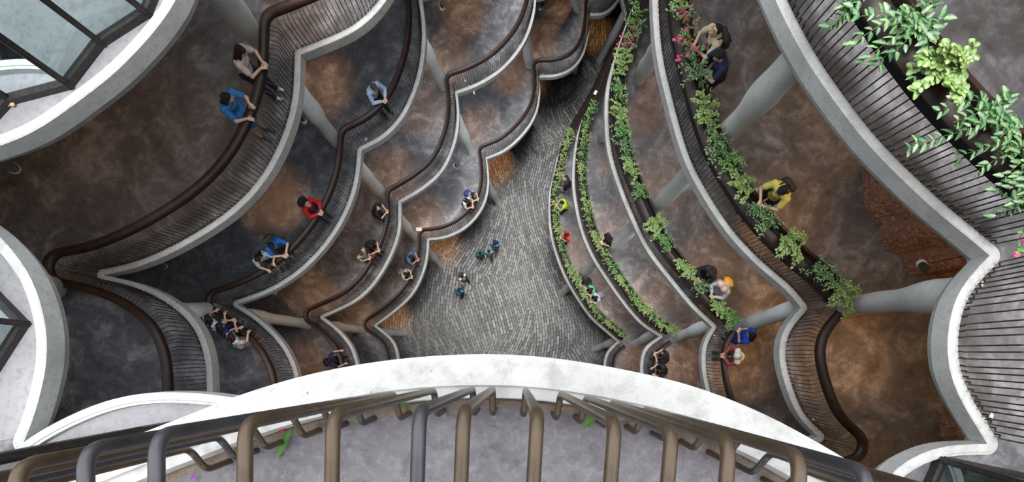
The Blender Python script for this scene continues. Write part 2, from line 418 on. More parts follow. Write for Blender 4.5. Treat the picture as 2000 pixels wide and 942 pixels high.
def arc_points(ch,spacing,u,jit,start=.03):
    # arclength measured on the offset u line
    q=[p+n*u for p,n in ch]; out=[]; s=0; nxt=start
    for i in range(len(q)-1):
        dl=(q[i+1]-q[i]).length
        if dl<1e-7: continue
        while nxt<=s+dl:
            t=(nxt-s)/dl; p=ch[i][0].lerp(ch[i+1][0],t); n=ch[i][1].lerp(ch[i+1][1],t).normalized(); out.append((p,n))
            nxt+=spacing*(1+random.uniform(-jit,jit))
        s+=dl
    return out
bm_mesh={}
def railing(l,idx,kind,name,label,cat='railing',detail=5,spacing=.088):
    ch=chain(l,idx); z=Z(l)
    p0=ch[len(ch)//2][0]; root=empty(name,(p0.x,p0.y,z),label=label,cat=cat)
    inv=Vector((-p0.x,-p0.y,0))
    fr=[(p+Vector((inv.x,inv.y)),n,0) for p,n in ch]
    if kind=='rail':
        mb=MB(); mb.sweep(fr,RAILP,closed=True); mb.build('handrail',M['rail'],root)
    else:
        mb=MB(); mb.sweep(fr,PLAN,closed=True); tr_=mb.build('planter_trough',M['rail'],root,angle=30)
        mb=MB(); mb.sweep(fr,[(.040,.81),(.040,.905),(.05,.905),(.05,.81)],closed=True); mb.build('fascia',M['fascia'],tr_)
        mb=MB(); mb.sweep(fr,[(.230,.94),(.354,.94)]); mb.build('soil',M['soil'],tr_)
    key=(kind,detail)
    if key not in bm_mesh: bm_mesh[key]=bar_mesh(kind,.0088,detail,M['bar'],2 if detail<6 else 3)
    me=bm_mesh[key]
    bars=arc_points(ch,spacing,.10,.22)
    def score(b):
        q=b[0]; d=FL[l]-.5; x=CX+q.x*F/d; y=CY-q.y*F/d
        vis = -20<x<2020 and -20<y<(700+ (x-980)**2/3900)
        return (0 if vis else 1,-math.hypot(x-CX,y-CY))
    order=sorted(bars,key=score)
    for p,n in order[:100]:
        o=link('baluster',me,root); o.matrix_local=mat_bar(p+Vector((inv.x,inv.y)),n,0,random.uniform(-.06,.06))
    rest=order[100:]
    if rest:
        mb=MB(); base=rnd_path(bar_path(kind),.03,2)
        bt=MB(); bt.tube(base,.0088,detail)
        for p,n in rest:
            mt=mat_bar(p+Vector((inv.x,inv.y)),n,0,random.uniform(-.06,.06))
            mb.add([mt@Vector(v) for v in bt.v],bt.f)
        o=mb.build('balusters',M['bar'],root); o['kind']='stuff'
    return root
RUNS=[(1,range(0,7),'rail','bronze slatted railing of the lowest left balconies above the paved ground'),
 (2,range(0,5),'rail','bronze slatted railing of the second tier of left balconies from the bottom'),
 (3,range(0,4),'rail','bronze slatted railing of the third left tier, with the man in pale blue shirt'),
 (4,range(0,3),'rail','largest left bronze railing, sweeping past the woman in the blue dress'),
 (1,[7],'planter','innermost right railing topped by a planter, beside the man in lime shirt'),
 (2,[6],'planter','second planter railing from the atrium middle on the right side'),
 (3,[5],'planter','third planter railing on the right, with the woman in black hijab'),
 (4,[4],'planter','wide brown planter railing with the yellow-shirted person leaning on it'),
 (5,[4],'planter','nearest and largest planter railing in the top right corner'),
 (1,[8],'rail','small curved railing below the innermost right planter'),
 (2,[7],'rail','small curved railing beside the two people in black, lower right'),
 (3,[6],'rail','curved bronze railing held by the woman in white hijab and plaid shirt'),
 (4,[5,6],'rail','broad curved brown railing at lower right with no plants or people'),
 (5,[5],'rail','thin-barred railing along the bright right edge of the picture')]
RCH={}
for l,idx,kind,lab in RUNS:
    railing(l,list(idx),kind,'railing' if kind=='rail' else 'planter_railing',lab,detail=8 if l==5 else (6 if l>=3 else 4))
# foreground railing
z6=Z(6); ch6=SEG[6][0]
root6=empty('railing',(0,-.3,z6),label='foreground railing of thick bent bronze bars on the white curb',cat='railing')
mb=MB(); mb.sweep([(p+Vector((0,.3)),n,0) for p,n in ch6],[(u+.05,h) for u,h in RAILP],closed=True); mb.build('handrail',M['rail'],root6)
def bar6(mat):
    mb=MB(); mb.tube(rnd_path([(.172,.0),(.172,.118),(.098,.150),(.072,.895),(.30,.945)],.028,7),.0095,18); return mb.mesh('baluster',mat)
mA=bar6(M['bar_front']); mB=bar6(M['bar_dark'])
def at6(x):
    best=None
    for i in range(len(ch6)-1):
        (p,n),(p2,n2)=ch6[i],ch6[i+1]
        xa=CX+(p+n*.072).x*F/.62; xb=CX+(p2+n2*.072).x*F/.62
        if (xa-x)*(xb-x)<=0 and xa!=xb:
            t=(x-xa)/(xb-xa); return p.lerp(p2,t),n.lerp(n2,t).normalized()
    return None
b6x=[(-420,0),(-290,1),(-150,0),(25,0),(160,1),(300,1),(475,0),(648,0),(818,1),(905,0),(1050,0),(1203,0),(1315,0),(1428,0),(1568,0),(1700,1),(1845,0),(1985,0),(2120,1),(2260,0),(2400,0)]
for x,dk in b6x:
    r=at6(x)
    if r:
        p,n=r; o=link('baluster',mB if dk else mA,root6); o.matrix_local=mat_bar(p+Vector((0,.3)),n,0)
        if dk: o['label']='dark grey worn bar'
# grit strip behind the white curb
mb=MB(); fr=[(p,n,z6) for p,n in ch6]
vs=[];
for i,(p,n,z) in enumerate(fr):
    w=.155+.022*noise.noise(Vector((i*.31,0,0)))+.012*noise.noise(Vector((i*1.7,5,0)))
    for u,h in ((.132,.004),(.145,.009),(w,.004),(w+.012,.0005)): q=p+n*u; vs.append((q.x,q.y,z+h))
mb.add(vs,[(i*4+k,i*4+4+k,i*4+5+k,i*4+k+1) for i in range(len(fr)-1) for k in range(3)])
tag(mb.build('grit',M['dirt']),'sandy grit and dirt along the inside of the white curb','dirt',kind='stuff')
# ------------------------------------------------------------------ columns
def V2(v): return Vector((v.x,v.y))
def column(bl,base,top,rb=.20,rt=.235,label='',name='concrete_column'):
    d0=FL[bl]; d1=FL[bl+1]+.28
    a=P3(base[0],base[1],d0); b=P3(top[0],top[1],d1)
    cc=chain(bl+1,range(len(SEG[bl+1]))); b2=V2(b); pn_=min(cc,key=lambda c:(c[0]-b2).length); u_=(b2-pn_[0]).dot(pn_[1])
    if u_<.40: b2=b2+pn_[1]*(.40-u_); b=Vector((b2.x,b2.y,b.z))
    root=empty(name,a,label=label,cat='column')
    k=22; n=24; mb=MB(); ph=random.uniform(0,6)
    vs=[];fs=[]
    for i in range(k+1):
        t=i/k; c=(b-a)*t; s=t*t*(3-2*t)
        bow=Vector((0,0,0)); 
        r=rb+(rt-rb)*s+.016*math.sin(t*9+ph)+.012*math.sin(t*17+ph*2)
        if t<.03: r*=1.06
        if t>.9: r*=1+(t-.9)*1.6
        for j in range(n):
            an=2*PI*j/n; rr=r*(1+.03*math.sin(2*an+ph+t*4)+.015*math.sin(3*an+t*9))
            vs.append((c.x+rr*math.cos(an),c.y+rr*math.sin(an),c.z))
    for i in range(k):
        for j in range(n):
            j2=(j+1)%n; fs.append((i*n+j,i*n+j2,(i+1)*n+j2,(i+1)*n+j))
    fs+=[tuple(range(n-1,-1,-1)),tuple(k*n+j for j in range(n))]
    mb.add(vs,fs); mb.build('shaft',M['column'],root)
COLS=[(4,(1655,598),(1880,548),'large pale column meeting the right edge cusp of the fifth storey'),
 (4,(1402,280),(1562,102),'large pale column rising behind the beige-shirted pair at upper right'),
 (4,(512,88),(432,-95),'pale column at the top left beside the woman in pink'),
 (4,(114,566),(50,540),'column base half hidden behind the left tower lobe'),
 (3,(1272,413),(1360,325),'slanted column behind the third right planter'),
 (3,(1247,152),(1283,70),'column at the top beside the third right planter'),
 (3,(1447,638),(1553,614),'column behind the woman in blue at lower right'),
 (3,(657,276),(588,160),'leaning column left of the man in pale blue shirt'),
 (3,(420,605),(335,582),'column behind the three women at lower left'),
 (2,(1188,492),(1246,433),'slanted column by the person in black on the second planter tier'),
 (2,(1176,268),(1192,232),'short column glimpse under the third right tier'),
 (2,(1318,661),(1392,643),'column left of the blue-dressed woman, lower right'),
 (2,(751,386),(712,312),'leaning column above the man in black'),
 (2,(867,168),(836,50),'leaning column under the third tier at the top middle'),
 (2,(598,633),(466,590),'column pointing right under the third left tier'),
 (1,(1137,537),(1166,510),'column on the lowest right balcony under the second planter tier'),
 (1,(1236,675),(1283,665),'short column at lower right between the two smallest railings'),
 (1,(812,466),(786,414),'leaning column under the cusp of the second left tier'),
 (1,(922,298),(895,195),'leaning column above the pair with backpack'),
 (1,(1034,128),(1033,45),'upright column under the second tier at the top'),
 (1,(1129,17),(1126,-45),'column foot at the very top of the lowest balconies'),
 (1,(702,645),(634,621),'column under the second left tier beside the white cusp'),
 (0,(1098,573),(1110,556),'column foot on the paving below the green-shirted person'),
 (0,(1163,682),(1204,675),'lowest right column lying near the white foreground curb'),
 (0,(1172,117),(1207,20),'tall bare column on the paving at the top'),
 (0,(1047,248),(1053,190),'column foot on the paving below the third cusp'),
 (0,(973,397),(954,335),'leaning column standing on the paving under the pair with backpack'),
 (0,(860,517),(838,480),'column on the paving left of the three walkers'),
 (0,(787,652),(738,634),'short column on the paving at lower left'),
 (0,(1122,138),(1124,120),'column foot on the paving under the small top balcony')]
for bl,b_,t_,lab in COLS: column(bl,b_,t_,label=lab,rt=.225)
# ------------------------------------------------------------------ glazed rooms on the fifth storey
def glass_wall(num,base,tops,label,l=5,w=.085):
    z=Z(l)+.012; b=[P2(x,y,FL[l]) for x,y in base]; H=3.7
    t=[]
    for i,(p,tp) in enumerate(zip(b,tops)):
        dr=Vector((tp[0],-tp[1])).normalized()        # picture direction of the mullion
        s0=Vector((base[i][0]-CX,CY-base[i][1])); r=s0.length
        dtop=FL[l]-H; px=s0+dr*(r*(FL[l]/dtop-1)); t.append(px*dtop/F)
    root=empty('window_%d'%num,(b[len(b)//2].x,b[len(b)//2].y,z),label=label,kind='structure')
    off=Vector((-b[len(b)//2].x,-b[len(b)//2].y,0))
    for i in range(len(b)):
        a=Vector((b[i].x,b[i].y,0))+off; c=Vector((t[i].x,t[i].y,H))+off
        mb=MB(); ax=(c-a).normalized(); sx=Vector((1,0,0)).cross(ax).normalized(); sy=ax.cross(sx)
        ang=math.atan2(a.y-off.y,a.x-off.x)
        e1=Vector((-math.sin(ang),math.cos(ang),0)); e1=(e1-ax*e1.dot(ax)).normalized(); e2=ax.cross(e1)
        def prism(w1,w2,o):
            q=[a+e1*x*w1+e2*(y*w2+o) for x,y in ((-1,-1),(1,-1),(1,1),(-1,1))]; q2=[v+(c-a) for v in q]
            mb.add(q+q2,[(0,3,2,1),(4,5,6,7),(0,1,5,4),(1,2,6,5),(2,3,7,6),(3,0,4,7)])
        prism(w*.42,w*.5,0); prism(w*.16,w*.7,0)
        mb.build('mullion',M['frame'],root,smooth=False)
    for i in range(len(b)-1):
        a=Vector((b[i].x,b[i].y,0))+off; c=Vector((b[i+1].x,b[i+1].y,0))+off
        at=Vector((t[i].x,t[i].y,H))+off; ct=Vector((t[i+1].x,t[i+1].y,H))+off
        e=(c-a).normalized(); nn=Vector((-e.y,e.x,0))
        for nm,h0,(aa,cc) in (('sill',0,(a,c)),('head_frame',H-.1,(at,ct))):
            mb=MB(); aa=Vector((aa.x,aa.y,h0)); cc=Vector((cc.x,cc.y,h0)); ww=w*.5; q=[aa-nn*ww,cc-nn*ww,cc+nn*ww,aa+nn*ww]
            mb.add(q+[v+Vector((0,0,.1)) for v in q],[(0,3,2,1),(4,5,6,7),(0,1,5,4),(1,2,6,5),(2,3,7,6),(3,0,4,7)])
            mb.build(nm,M['frame'],root,smooth=False)
        mb=MB(); mb.add([a+Vector((0,0,.08)),c+Vector((0,0,.08)),ct,at],[(0,1,2,3)]); mb.build('pane',M['glass'],root,smooth=False)
glass_wall(1,[(-95,330),(25,200),(140,170),(203,88),(293,30),(330,-60)][0:6],[(-1,-.5),(-1,-.72),(-1,-.70),(-1,-.76),(-1,-.78),(-1,-.9)],'faceted glass room with dark frames on the upper left tower lobe')
glass_wall(2,[(-70,505),(55,633),(-20,750)],[(-1,-.35),(-1,-.10),(-1,.05)],'glass room corner with dark frame at the left edge')
glass_wall(3,[(-80,905),(120,868),(285,838),(420,815)],[(-1,.28),(-1,.25),(-1,.2),(-1,.2)],'long glass wall with black sill at the lower left corner')
glass_wall(4,[(1790,985),(1830,895),(2070,945)],[(1,.4),(1,.30),(1,.25)],'glass room corner with black frame at the lower right')
# ------------------------------------------------------------------ terracotta relief walls
def relief(pts,label,l=4,H=3.9,seed=1.0,lean=0):
    b=cr([P2(x,y,FL[l]) for x,y in pts],.02)
    q=frames_of(b); root=None; rows=int(H/.03); mb=MB(); vs=[]
    S=0; ss=[]
    for i in range(len(q)):
        if i: S+=(q[i][0]-q[i-1][0]).length
        ss.append(S)
    def hgt(s,z):
        s=s*1.0; band=(s*1.35+.15*math.sin(z*3))%1.0
        v=noise.noise(Vector((s*15,z*15,seed)))*1.0
        rr=math.sin(17*noise.noise(Vector((s*5.2+3,z*5.2,seed+4))))
        o=.032*max(0,rr)+.02*abs(v)
        if band<.06 or band>.94: o=.0
        return o
    p0=q[0][0]
    for i,(p,n) in enumerate(q):
        for k in range(rows+1):
            z=H*k/rows; o=hgt(ss[i],z); w=p-n*o-p0; vs.append((w.x,w.y,z))
    m=rows+1
    fs=[(i*m+k,(i+1)*m+k,(i+1)*m+k+1,i*m+k+1) for i in range(len(q)-1) for k in range(rows)]
    o0=len(vs)
    for i,(p,n) in enumerate(q):
        w=p+n*.12-p0; vs.append((w.x,w.y,0)); vs.append((w.x,w.y,H))
    for i in range(len(q)-1):
        a=o0+2*i; fs.append((a,a+1,a+3,a+2)); fs.append((i*m+rows,(i+1)*m+rows,a+3,a+1)); 
    mb.add(vs,fs); o=mb.build('relief_wall',M['relief']); o.location=(p0.x,p0.y,Z(l)); tag(o,label,'wall relief')
relief([(1683,335),(1688,372),(1686,396),(1700,418),(1714,440),(1716,468),(1728,484),(1756,500),(1768,524),(1782,536),(1812,532),(1840,545),(1880,535)],'terracotta carved relief wall under the fifth storey at the right')
relief([(1838,792),(1836,820),(1838,850),(1850,880)],'narrow terracotta relief wall near the lower right corner',seed=9)
# ------------------------------------------------------------------ lamps
def pendant(x,y,l,h,label,tilt=(0,0),rr=.06,ll=.2,rod=True):
    d=FL[l]-h; p=P3(x,y,d); root=empty('ceiling_spotlight',p,label=label,cat='lamp')
    top=FL[l]-FL[l+1]-.36-h if l<6 else .5
    mt=Matrix.Rotation(tilt[0],4,'X')@Matrix.Rotation(tilt[1],4,'Y')
    mb=MB(); mb.tube([mt@Vector((0,0,.02)),mt@Vector((0,0,ll))],rr,18); mb.build('housing',M['lamp_black'],root)
    mb=MB(); mb.tube([mt@Vector((0,0,-ll*.5)),mt@Vector((0,0,.02))],[rr*1.12,rr*1.1],18); mb.build('shade',M['lamp_white'],root)
    mb=MB(); mb.tube([(0,0,ll*.8),(0,0,top)],.008,8); mb.build('rod',M['lamp_black'],root)
pendant(1801,518,4,2.6,'white spotlight on a thin rod in front of the terracotta relief',(.5,-.5))
pendant(1529,605,3,2.9,'black spotlight beside the column under the fourth right tier',(.2,.4),.055,.14)
pendant(25,328,4,3.0,'black and white spotlight under the upper left tower lobe',(.3,.7),.075,.2)
pendant(320,520,3,2.9,'black spotlight under the largest left railing',(.2,.5),.06,.16)
pendant(537,573,2,2.9,'small spotlight under the third left tier',(.2,.5),.06,.16)
pendant(592,234,3,2.7,'long spotlight beside the column under the fourth left tier',(.1,.2),.06,.26)
pendant(891,323,1,3.0,'white spotlight over the lowest left balcony',(.3,.4),.09,.3)
pendant(929,181,1,3.2,'spotlight under the second left tier beside its cusp',(.3,.4),.06,.2)
pendant(864,12,2,3.2,'black spotlight at the very top under the third tier',(.3,.2),.08,.3)
pendant(1057,14,1,3.2,'black spotlight at the very top under the second tier',(.3,.2),.07,.3)
pendant(946,324,0,3.4,'tiny black spotlight by the cusp of the lowest tier',(.3,.2),.07,.2)
# ------------------------------------------------------------------ plants
def leaf(mb,p,dirv,up,ln,wd,round_=False):
    d=dirv.normalized(); s=d.cross(up)
    if s.length<1e-3: s=Vector((1,0,0))
    s.normalize(); u=s.cross(d).normalized(); o=len(mb.v)
    if round_: prof=[(0,.0),(.18,.75),(.55,1),(.85,.7),(1,0)]
    else: prof=[(0,0),(.22,.8),(.5,1),(.78,.55),(1,0)]
    def droop(t): return -u*(t*t*ln*.28)
    mid=[p+d*(t*ln)+droop(t) for t,_ in prof]
    lt=[p+d*(t*ln)+droop(t)+s*w*wd*.5+u*w*wd*.14 for t,w in prof[1:-1]]
    rt=[p+d*(t*ln)+droop(t)-s*w*wd*.5+u*w*wd*.14 for t,w in prof[1:-1]]
    mb.v+= [tuple(v) for v in mid+lt+rt]
    T=[t for t,_ in prof]
    uvm=[(t,.5) for t in T]; uvl=[(T[i+1],.5+.5*prof[i+1][1]) for i in range(3)]; uvr=[(T[i+1],.5-.5*prof[i+1][1]) for i in range(3)]
    uvs=uvm+uvl+uvr
    fs=[(0,1,5),(1,2,6,5),(2,3,7,6),(3,4,7),(0,8,1),(1,8,9,2),(2,9,10,3),(3,10,4)]
    for f in fs:
        mb.f.append(tuple(o+i for i in f)); mb.mi.append(mb.cur); mb.uv+= [uvs[i] for i in f]
def strand(rng,L_,spread,side,wide=.12):
    """a trailing stem starting at the soil, arching up and over the trough lip, then hanging"""
    a=rng.uniform(-spread,spread); pts=[Vector((rng.uniform(-.04,.04),rng.uniform(-wide,wide),0))]
    dx=-1 if side=='out' else 1
    d=Vector((dx*rng.uniform(.25,1.0),a,rng.uniform(.8,1.6))).normalized(); st=.03; n=int(L_/st)
    for i in range(n):
        pts.append(pts[-1]+d*st)
        g=.07 if pts[-1].x<-.02 or dx>0 else .02
        d=(d+Vector((dx*.02,0,-g-.05*(i/n)))+Vector((rng.uniform(-.07,.07),rng.uniform(-.09,.09),rng.uniform(-.05,.05)))).normalized()
        p=pts[-1]
        if -.27<p.x<.0 and p.z<.12: p.z=.12+rng.uniform(0,.03); d.z=max(d.z,-.05)
        if p.x>.16 and p.z<.13 and p.x<.24: p.z=.14
    return pts
def clump_mesh(kind,seed,scale=1.0,nst=16,lng=(.25,.6),dens=1.0,wide=.12):
    rng=random.Random(seed); mb=MB(); st=MB()
    for k in range(nst):
        side='out' if rng.random()<.68 else 'in'
        Lh=rng.uniform(*lng) if side=='out' else rng.uniform(.15,.3)
        pts=strand(rng,Lh,.8,side,wide)
        st.tube(pts[::2] if len(pts)>4 else pts,.0035,4,False)
        step=1 if dens>=1 else 2
        for i in range(1,len(pts),step+(1 if kind!='lime' else 0)):
            t=(pts[min(i+1,len(pts)-1)]-pts[i-1]).normalized()
            for rep in range(2 if dens>1.2 else 1):
                if rng.random()<.12: continue
                s=t.cross(Vector((0,0,1))); s=s.normalized() if s.length>1e-3 else Vector((1,0,0))
                sg=1 if (i+rep)%2 else -1
                d=(t*.5+s*sg*rng.uniform(.4,1)+Vector((0,0,rng.uniform(-.1,.5)))).normalized()
                up=Vector((rng.uniform(-.4,.4),rng.uniform(-.4,.4),1)).normalized()
                ln=(.094 if kind!='lime' else .066)*scale*rng.uniform(.6,1.2); wd=ln*(.60 if kind!='lime' else .95)
                p=pts[i]+Vector((rng.uniform(-.012,.012),rng.uniform(-.012,.012),rng.uniform(0,.02)))
                mb.cur=1 if (kind=='pink' and rng.random()<.32) else 0
                leaf(mb,p,d,up,ln*(.75 if mb.cur else 1),wd*(1.5 if mb.cur else 1),kind=='lime' or mb.cur==1)
    mats={'dark':[M['leaf_dark']],'lime':[M['leaf_lime']],'green':[M['leaf_green']],'pink':[M['leaf_green'],M['petal']]}[kind]
    return mb.mesh('foliage',mats),st.mesh('stem',M['stem'])
CL={}
def get_clump(kind,var,big):
    k=(kind,var,big)
    if k not in CL:
        if big==2: CL[k]=clump_mesh(kind,var*17+5,1.0,16 if kind!='lime' else 22,(.2,.85) if kind!='lime' else (.15,.5),1.3)
        elif big==1: CL[k]=clump_mesh(kind,var*31+3,.68,28,(.12,.48),1.3,.20)
        else: CL[k]=clump_mesh(kind,var*13+1,.72,30,(.10,.34),1.2,.34)
    return CL[k]
def near(l,idx,x,y,h):
    w=P2(x,y,FL[l]-h); ch=chain(l,idx)
    return min(ch,key=lambda c:(c[0]+c[1]*.25-w).length)
ordn=['first','second','third','fourth','fifth','sixth','seventh','eighth','ninth','tenth','eleventh','twelfth','thirteenth','fourteenth','fifteenth','sixteenth','seventeenth','eighteenth','nineteenth','twentieth','twenty-first','twenty-second','twenty-third','twenty-fourth']
kinds={'dark':'cream-veined dark green trailing plant','lime':'round pale-leafed trailing plant','green':'small green trailing plant','pink':'pink flowering trailing plant'}
tiers={5:'nearest planter',4:'fourth tier planter',3:'third tier planter',2:'second tier planter',1:'lowest planter'}
def plants(l,idx,lst,big):
    for i,(x,y,kd) in enumerate(lst):
        p,n=near(l,idx,x,y,1.1); q=p+n*.29
        lab='%s, %s clump from top on %s'%(kinds[kd],ordn[i],tiers[l])
        var=i%4; sc=random.uniform(.9,1.15)
        root=empty('trailing_plant',(q.x,q.y,Z(l)+.94),math.atan2(n.y,n.x),label=lab,cat='plant',group='trailing plants in the '+tiers[l])
        root.scale=(sc,sc*random.choice((-1,1)) if False else sc,sc)
        f,s=get_clump(kd,var,big); link('foliage',f,root); link('stem',s,root)
plants(5,[4],[(1680,-70,'dark'),(1790,40,'dark'),(1862,150,'lime'),(1925,245,'dark'),(1995,335,'dark')],2)
plants(4,[4],[(1290,0,'lime'),(1322,62,'pink'),(1333,100,'pink'),(1345,145,'dark'),(1360,215,'lime'),(1372,240,'lime'),(1400,295,'dark'),(1410,320,'green'),(1445,362,'lime'),(1478,425,'dark'),(1492,442,'dark'),(1540,473,'lime'),(1592,535,'dark'),(1605,552,'dark'),(1632,582,'lime'),(1648,598,'lime')],1)
plants(3,[5],[(1232,30,'green'),(1220,60,'pink'),(1215,82,'pink'),(1208,105,'lime'),(1207,130,'lime'),(1205,185,'green'),(1204,230,'lime'),(1212,260,'green'),(1215,292,'dark'),(1222,340,'lime'),(1240,385,'green'),(1268,440,'lime'),(1290,480,'green'),(1322,530,'lime'),(1335,545,'lime'),(1362,568,'dark'),(1395,598,'lime'),(1405,608,'lime'),(1425,632,'green')],1)
plants(2,[6],[(1150,215,'green'),(1140,235,'green'),(1133,265,'lime'),(1128,300,'green'),(1128,330,'lime'),(1132,362,'green'),(1136,395,'lime'),(1144,430,'green'),(1155,465,'lime'),(1172,488,'lime'),(1186,515,'green'),(1198,535,'green'),(1210,555,'lime'),(1225,578,'green'),(1242,595,'green'),(1258,612,'lime'),(1275,632,'green'),(1290,645,'lime'),(1302,655,'lime')],0)
plants(1,[7],[(1110,262,'lime'),(1102,285,'lime'),(1094,310,'lime'),(1088,340,'lime'),(1084,372,'green'),(1082,400,'lime'),(1083,425,'green'),(1085,452,'lime'),(1090,478,'green'),(1098,502,'green'),(1106,525,'lime'),(1116,545,'lime'),(1128,566,'green'),(1140,585,'lime'),(1152,602,'lime'),(1168,622,'green'),(1184,640,'lime'),(1198,652,'green'),(1210,662,'lime')],0)
# pink flowering plant at the right edge
p,n=near(5,[5],1985,500,.9); q=P2(1990,487,FL[5]-1.0)
root=empty('trailing_plant',(q.x,q.y,Z(5)+.95),2.6,label='sprig of pink flowers over the railing at the right edge',cat='plant')
f,s=clump_mesh('pink',77,.9,5,(.15,.3),.6); link('foliage',f,root); link('stem',s,root)
# fallen leaves near the camera
def fallen(x,y,l,ln,wd,ang,mt,label,name='fallen_leaf',h=.012,round_=False):
    p=P3(x,y,FL[l]-h); mb=MB(); leaf(mb,Vector((0,0,.012)),Vector((math.cos(ang),math.sin(ang),.12)),Vector((.25,.1,1)),ln,wd,round_)
    o=mb.build(name,mt); o.location=p; tag(o,label,'leaf' if name=='fallen_leaf' else 'petal')
M['leaf_big']=leaf_mat('fallen_green_leaf',(.045,.15,.02),(.09,.22,.04),(.05,.17,.02))
M['leaf_tan']=plain('dry_leaf',(.42,.24,.10),.7); M['leaf_yellow']=plain('yellow_leaf',(.75,.50,.06),.6)
fallen(572,836,6,.115,.022,-2.02,M['leaf_big'],'long green leaf on the floor left, behind the bars')
fallen(768,790,6,.066,.014,.0,M['leaf_big'],'green leaf lying along the curb left of centre')
fallen(690,822,6,.045,.012,.1,M['leaf_big'],'dull green leaf half under a bar')
fallen(1161,806,6,.060,.026,-2.2,M['leaf_big'],'pointed green leaf on the floor right of centre')
fallen(1078,803,6,.055,.012,.25,M['leaf_tan'],'tan curled dry leaf beside the right bars')
fallen(1292,832,6,.035,.013,-1.6,M['leaf_yellow'],'small yellow leaf by the right bars')
fallen(1376,848,6,.06,.010,-.6,M['leaf_yellow'],'yellow curled leaf by the curb at right')
fallen(453,882,6,.028,.010,.9,M['leaf_tan'],'orange dry leaf at lower left')
fallen(386,905,6,.03,.010,1.4,M['leaf_tan'],'orange dry leaf against the left curb')
fallen(548,842,6,.024,.018,.6,plain('red_petal',(.65,.03,.06),.5),'red petal beside the long green leaf','petal',round_=True)
fallen(997,779,6,.012,.010,.6,plain('purple_petal',(.35,.05,.45),.5),'tiny purple petal near the centre bars','petal',round_=True)
fallen(377,936,6,.018,.012,.6,plain('purple_petal_b',(.30,.04,.40),.5),'tiny purple petal at the lower left','petal',round_=True)
def scrap(x,y,l,s,label,h=.006,name='paper_scrap'):
    p=P3(x,y,FL[l]-h); mb=MB(); mb.add([(-s,-s*.7,0),(s,-s*.6,.004),(s*.8,s*.7,.012),(-s*.7,s*.6,.002),(-s,-s*.7,.004),(s,-s*.6,.008),(s*.8,s*.7,.016),(-s*.7,s*.6,.006)],[(0,3,2,1),(4,5,6,7),(0,1,5,4),(1,2,6,5),(2,3,7,6),(3,0,4,7)])
    o=mb.build(name,M['paper'],smooth=False); o.location=p; o.rotation_euler=(0,0,random.uniform(0,6)); tag(o,label,'paper')
scrap(220,553,4,.04,'white crumpled paper on the largest left balcony by the cusp')
scrap(1936,812,5,.035,'white paper on the floor at the right edge, upper of two')
scrap(1922,822,5,.04,'white paper tucked by the curb at the right edge')
scrap(1588,820,4,.035,'white paper between the bars at lower right')
scrap(909,158,2,.05,'white paper on the second tier balcony near its cusp')
scrap(915,168,2,.04,'smaller white paper beside the curb of the second tier')
scrap(1060,146,1,.04,'white paper on the small top balcony')
scrap(715,272,3,.05,'white paper in the bars below the man in pale blue shirt')
scrap(1917,555,5,.03,'white blob on the floor beside the right cusp')
scrap(1395,655,3,.04,'white paper beside the third right cusp')
p=P3(818,448,FL[1]-1.08); mb=MB(); mb.box((0,0,0),(.26,.16,.02)); o=mb.build('notice_plate',M['paper'],smooth=False); o.location=p; tag(o,'small white plate at the handrail cusp of the lowest left tier','sign')
p=P3(1163,181,FL[2]-1.08); mb=MB(); mb.box((0,0,0),(.10,.16,.02)); o=mb.build('notice_plate',M['paper'],smooth=False); o.location=p; o.rotation_euler=(0,0,-.5); tag(o,'small white tag on the dark planter near the top','sign')
# rag on upper left slab
mb=MB(); mb.ball((0,0,.02),(.035,.02,.02)); mb.ball((.06,.01,.02),(.03,.03,.02)); o=mb.build('rag',plain('tan_rag',(.55,.40,.28),.9)); o.location=P3(18,207,FL[5]-.02); tag(o,'tan crumpled rag at the foot of the upper left window','rag')
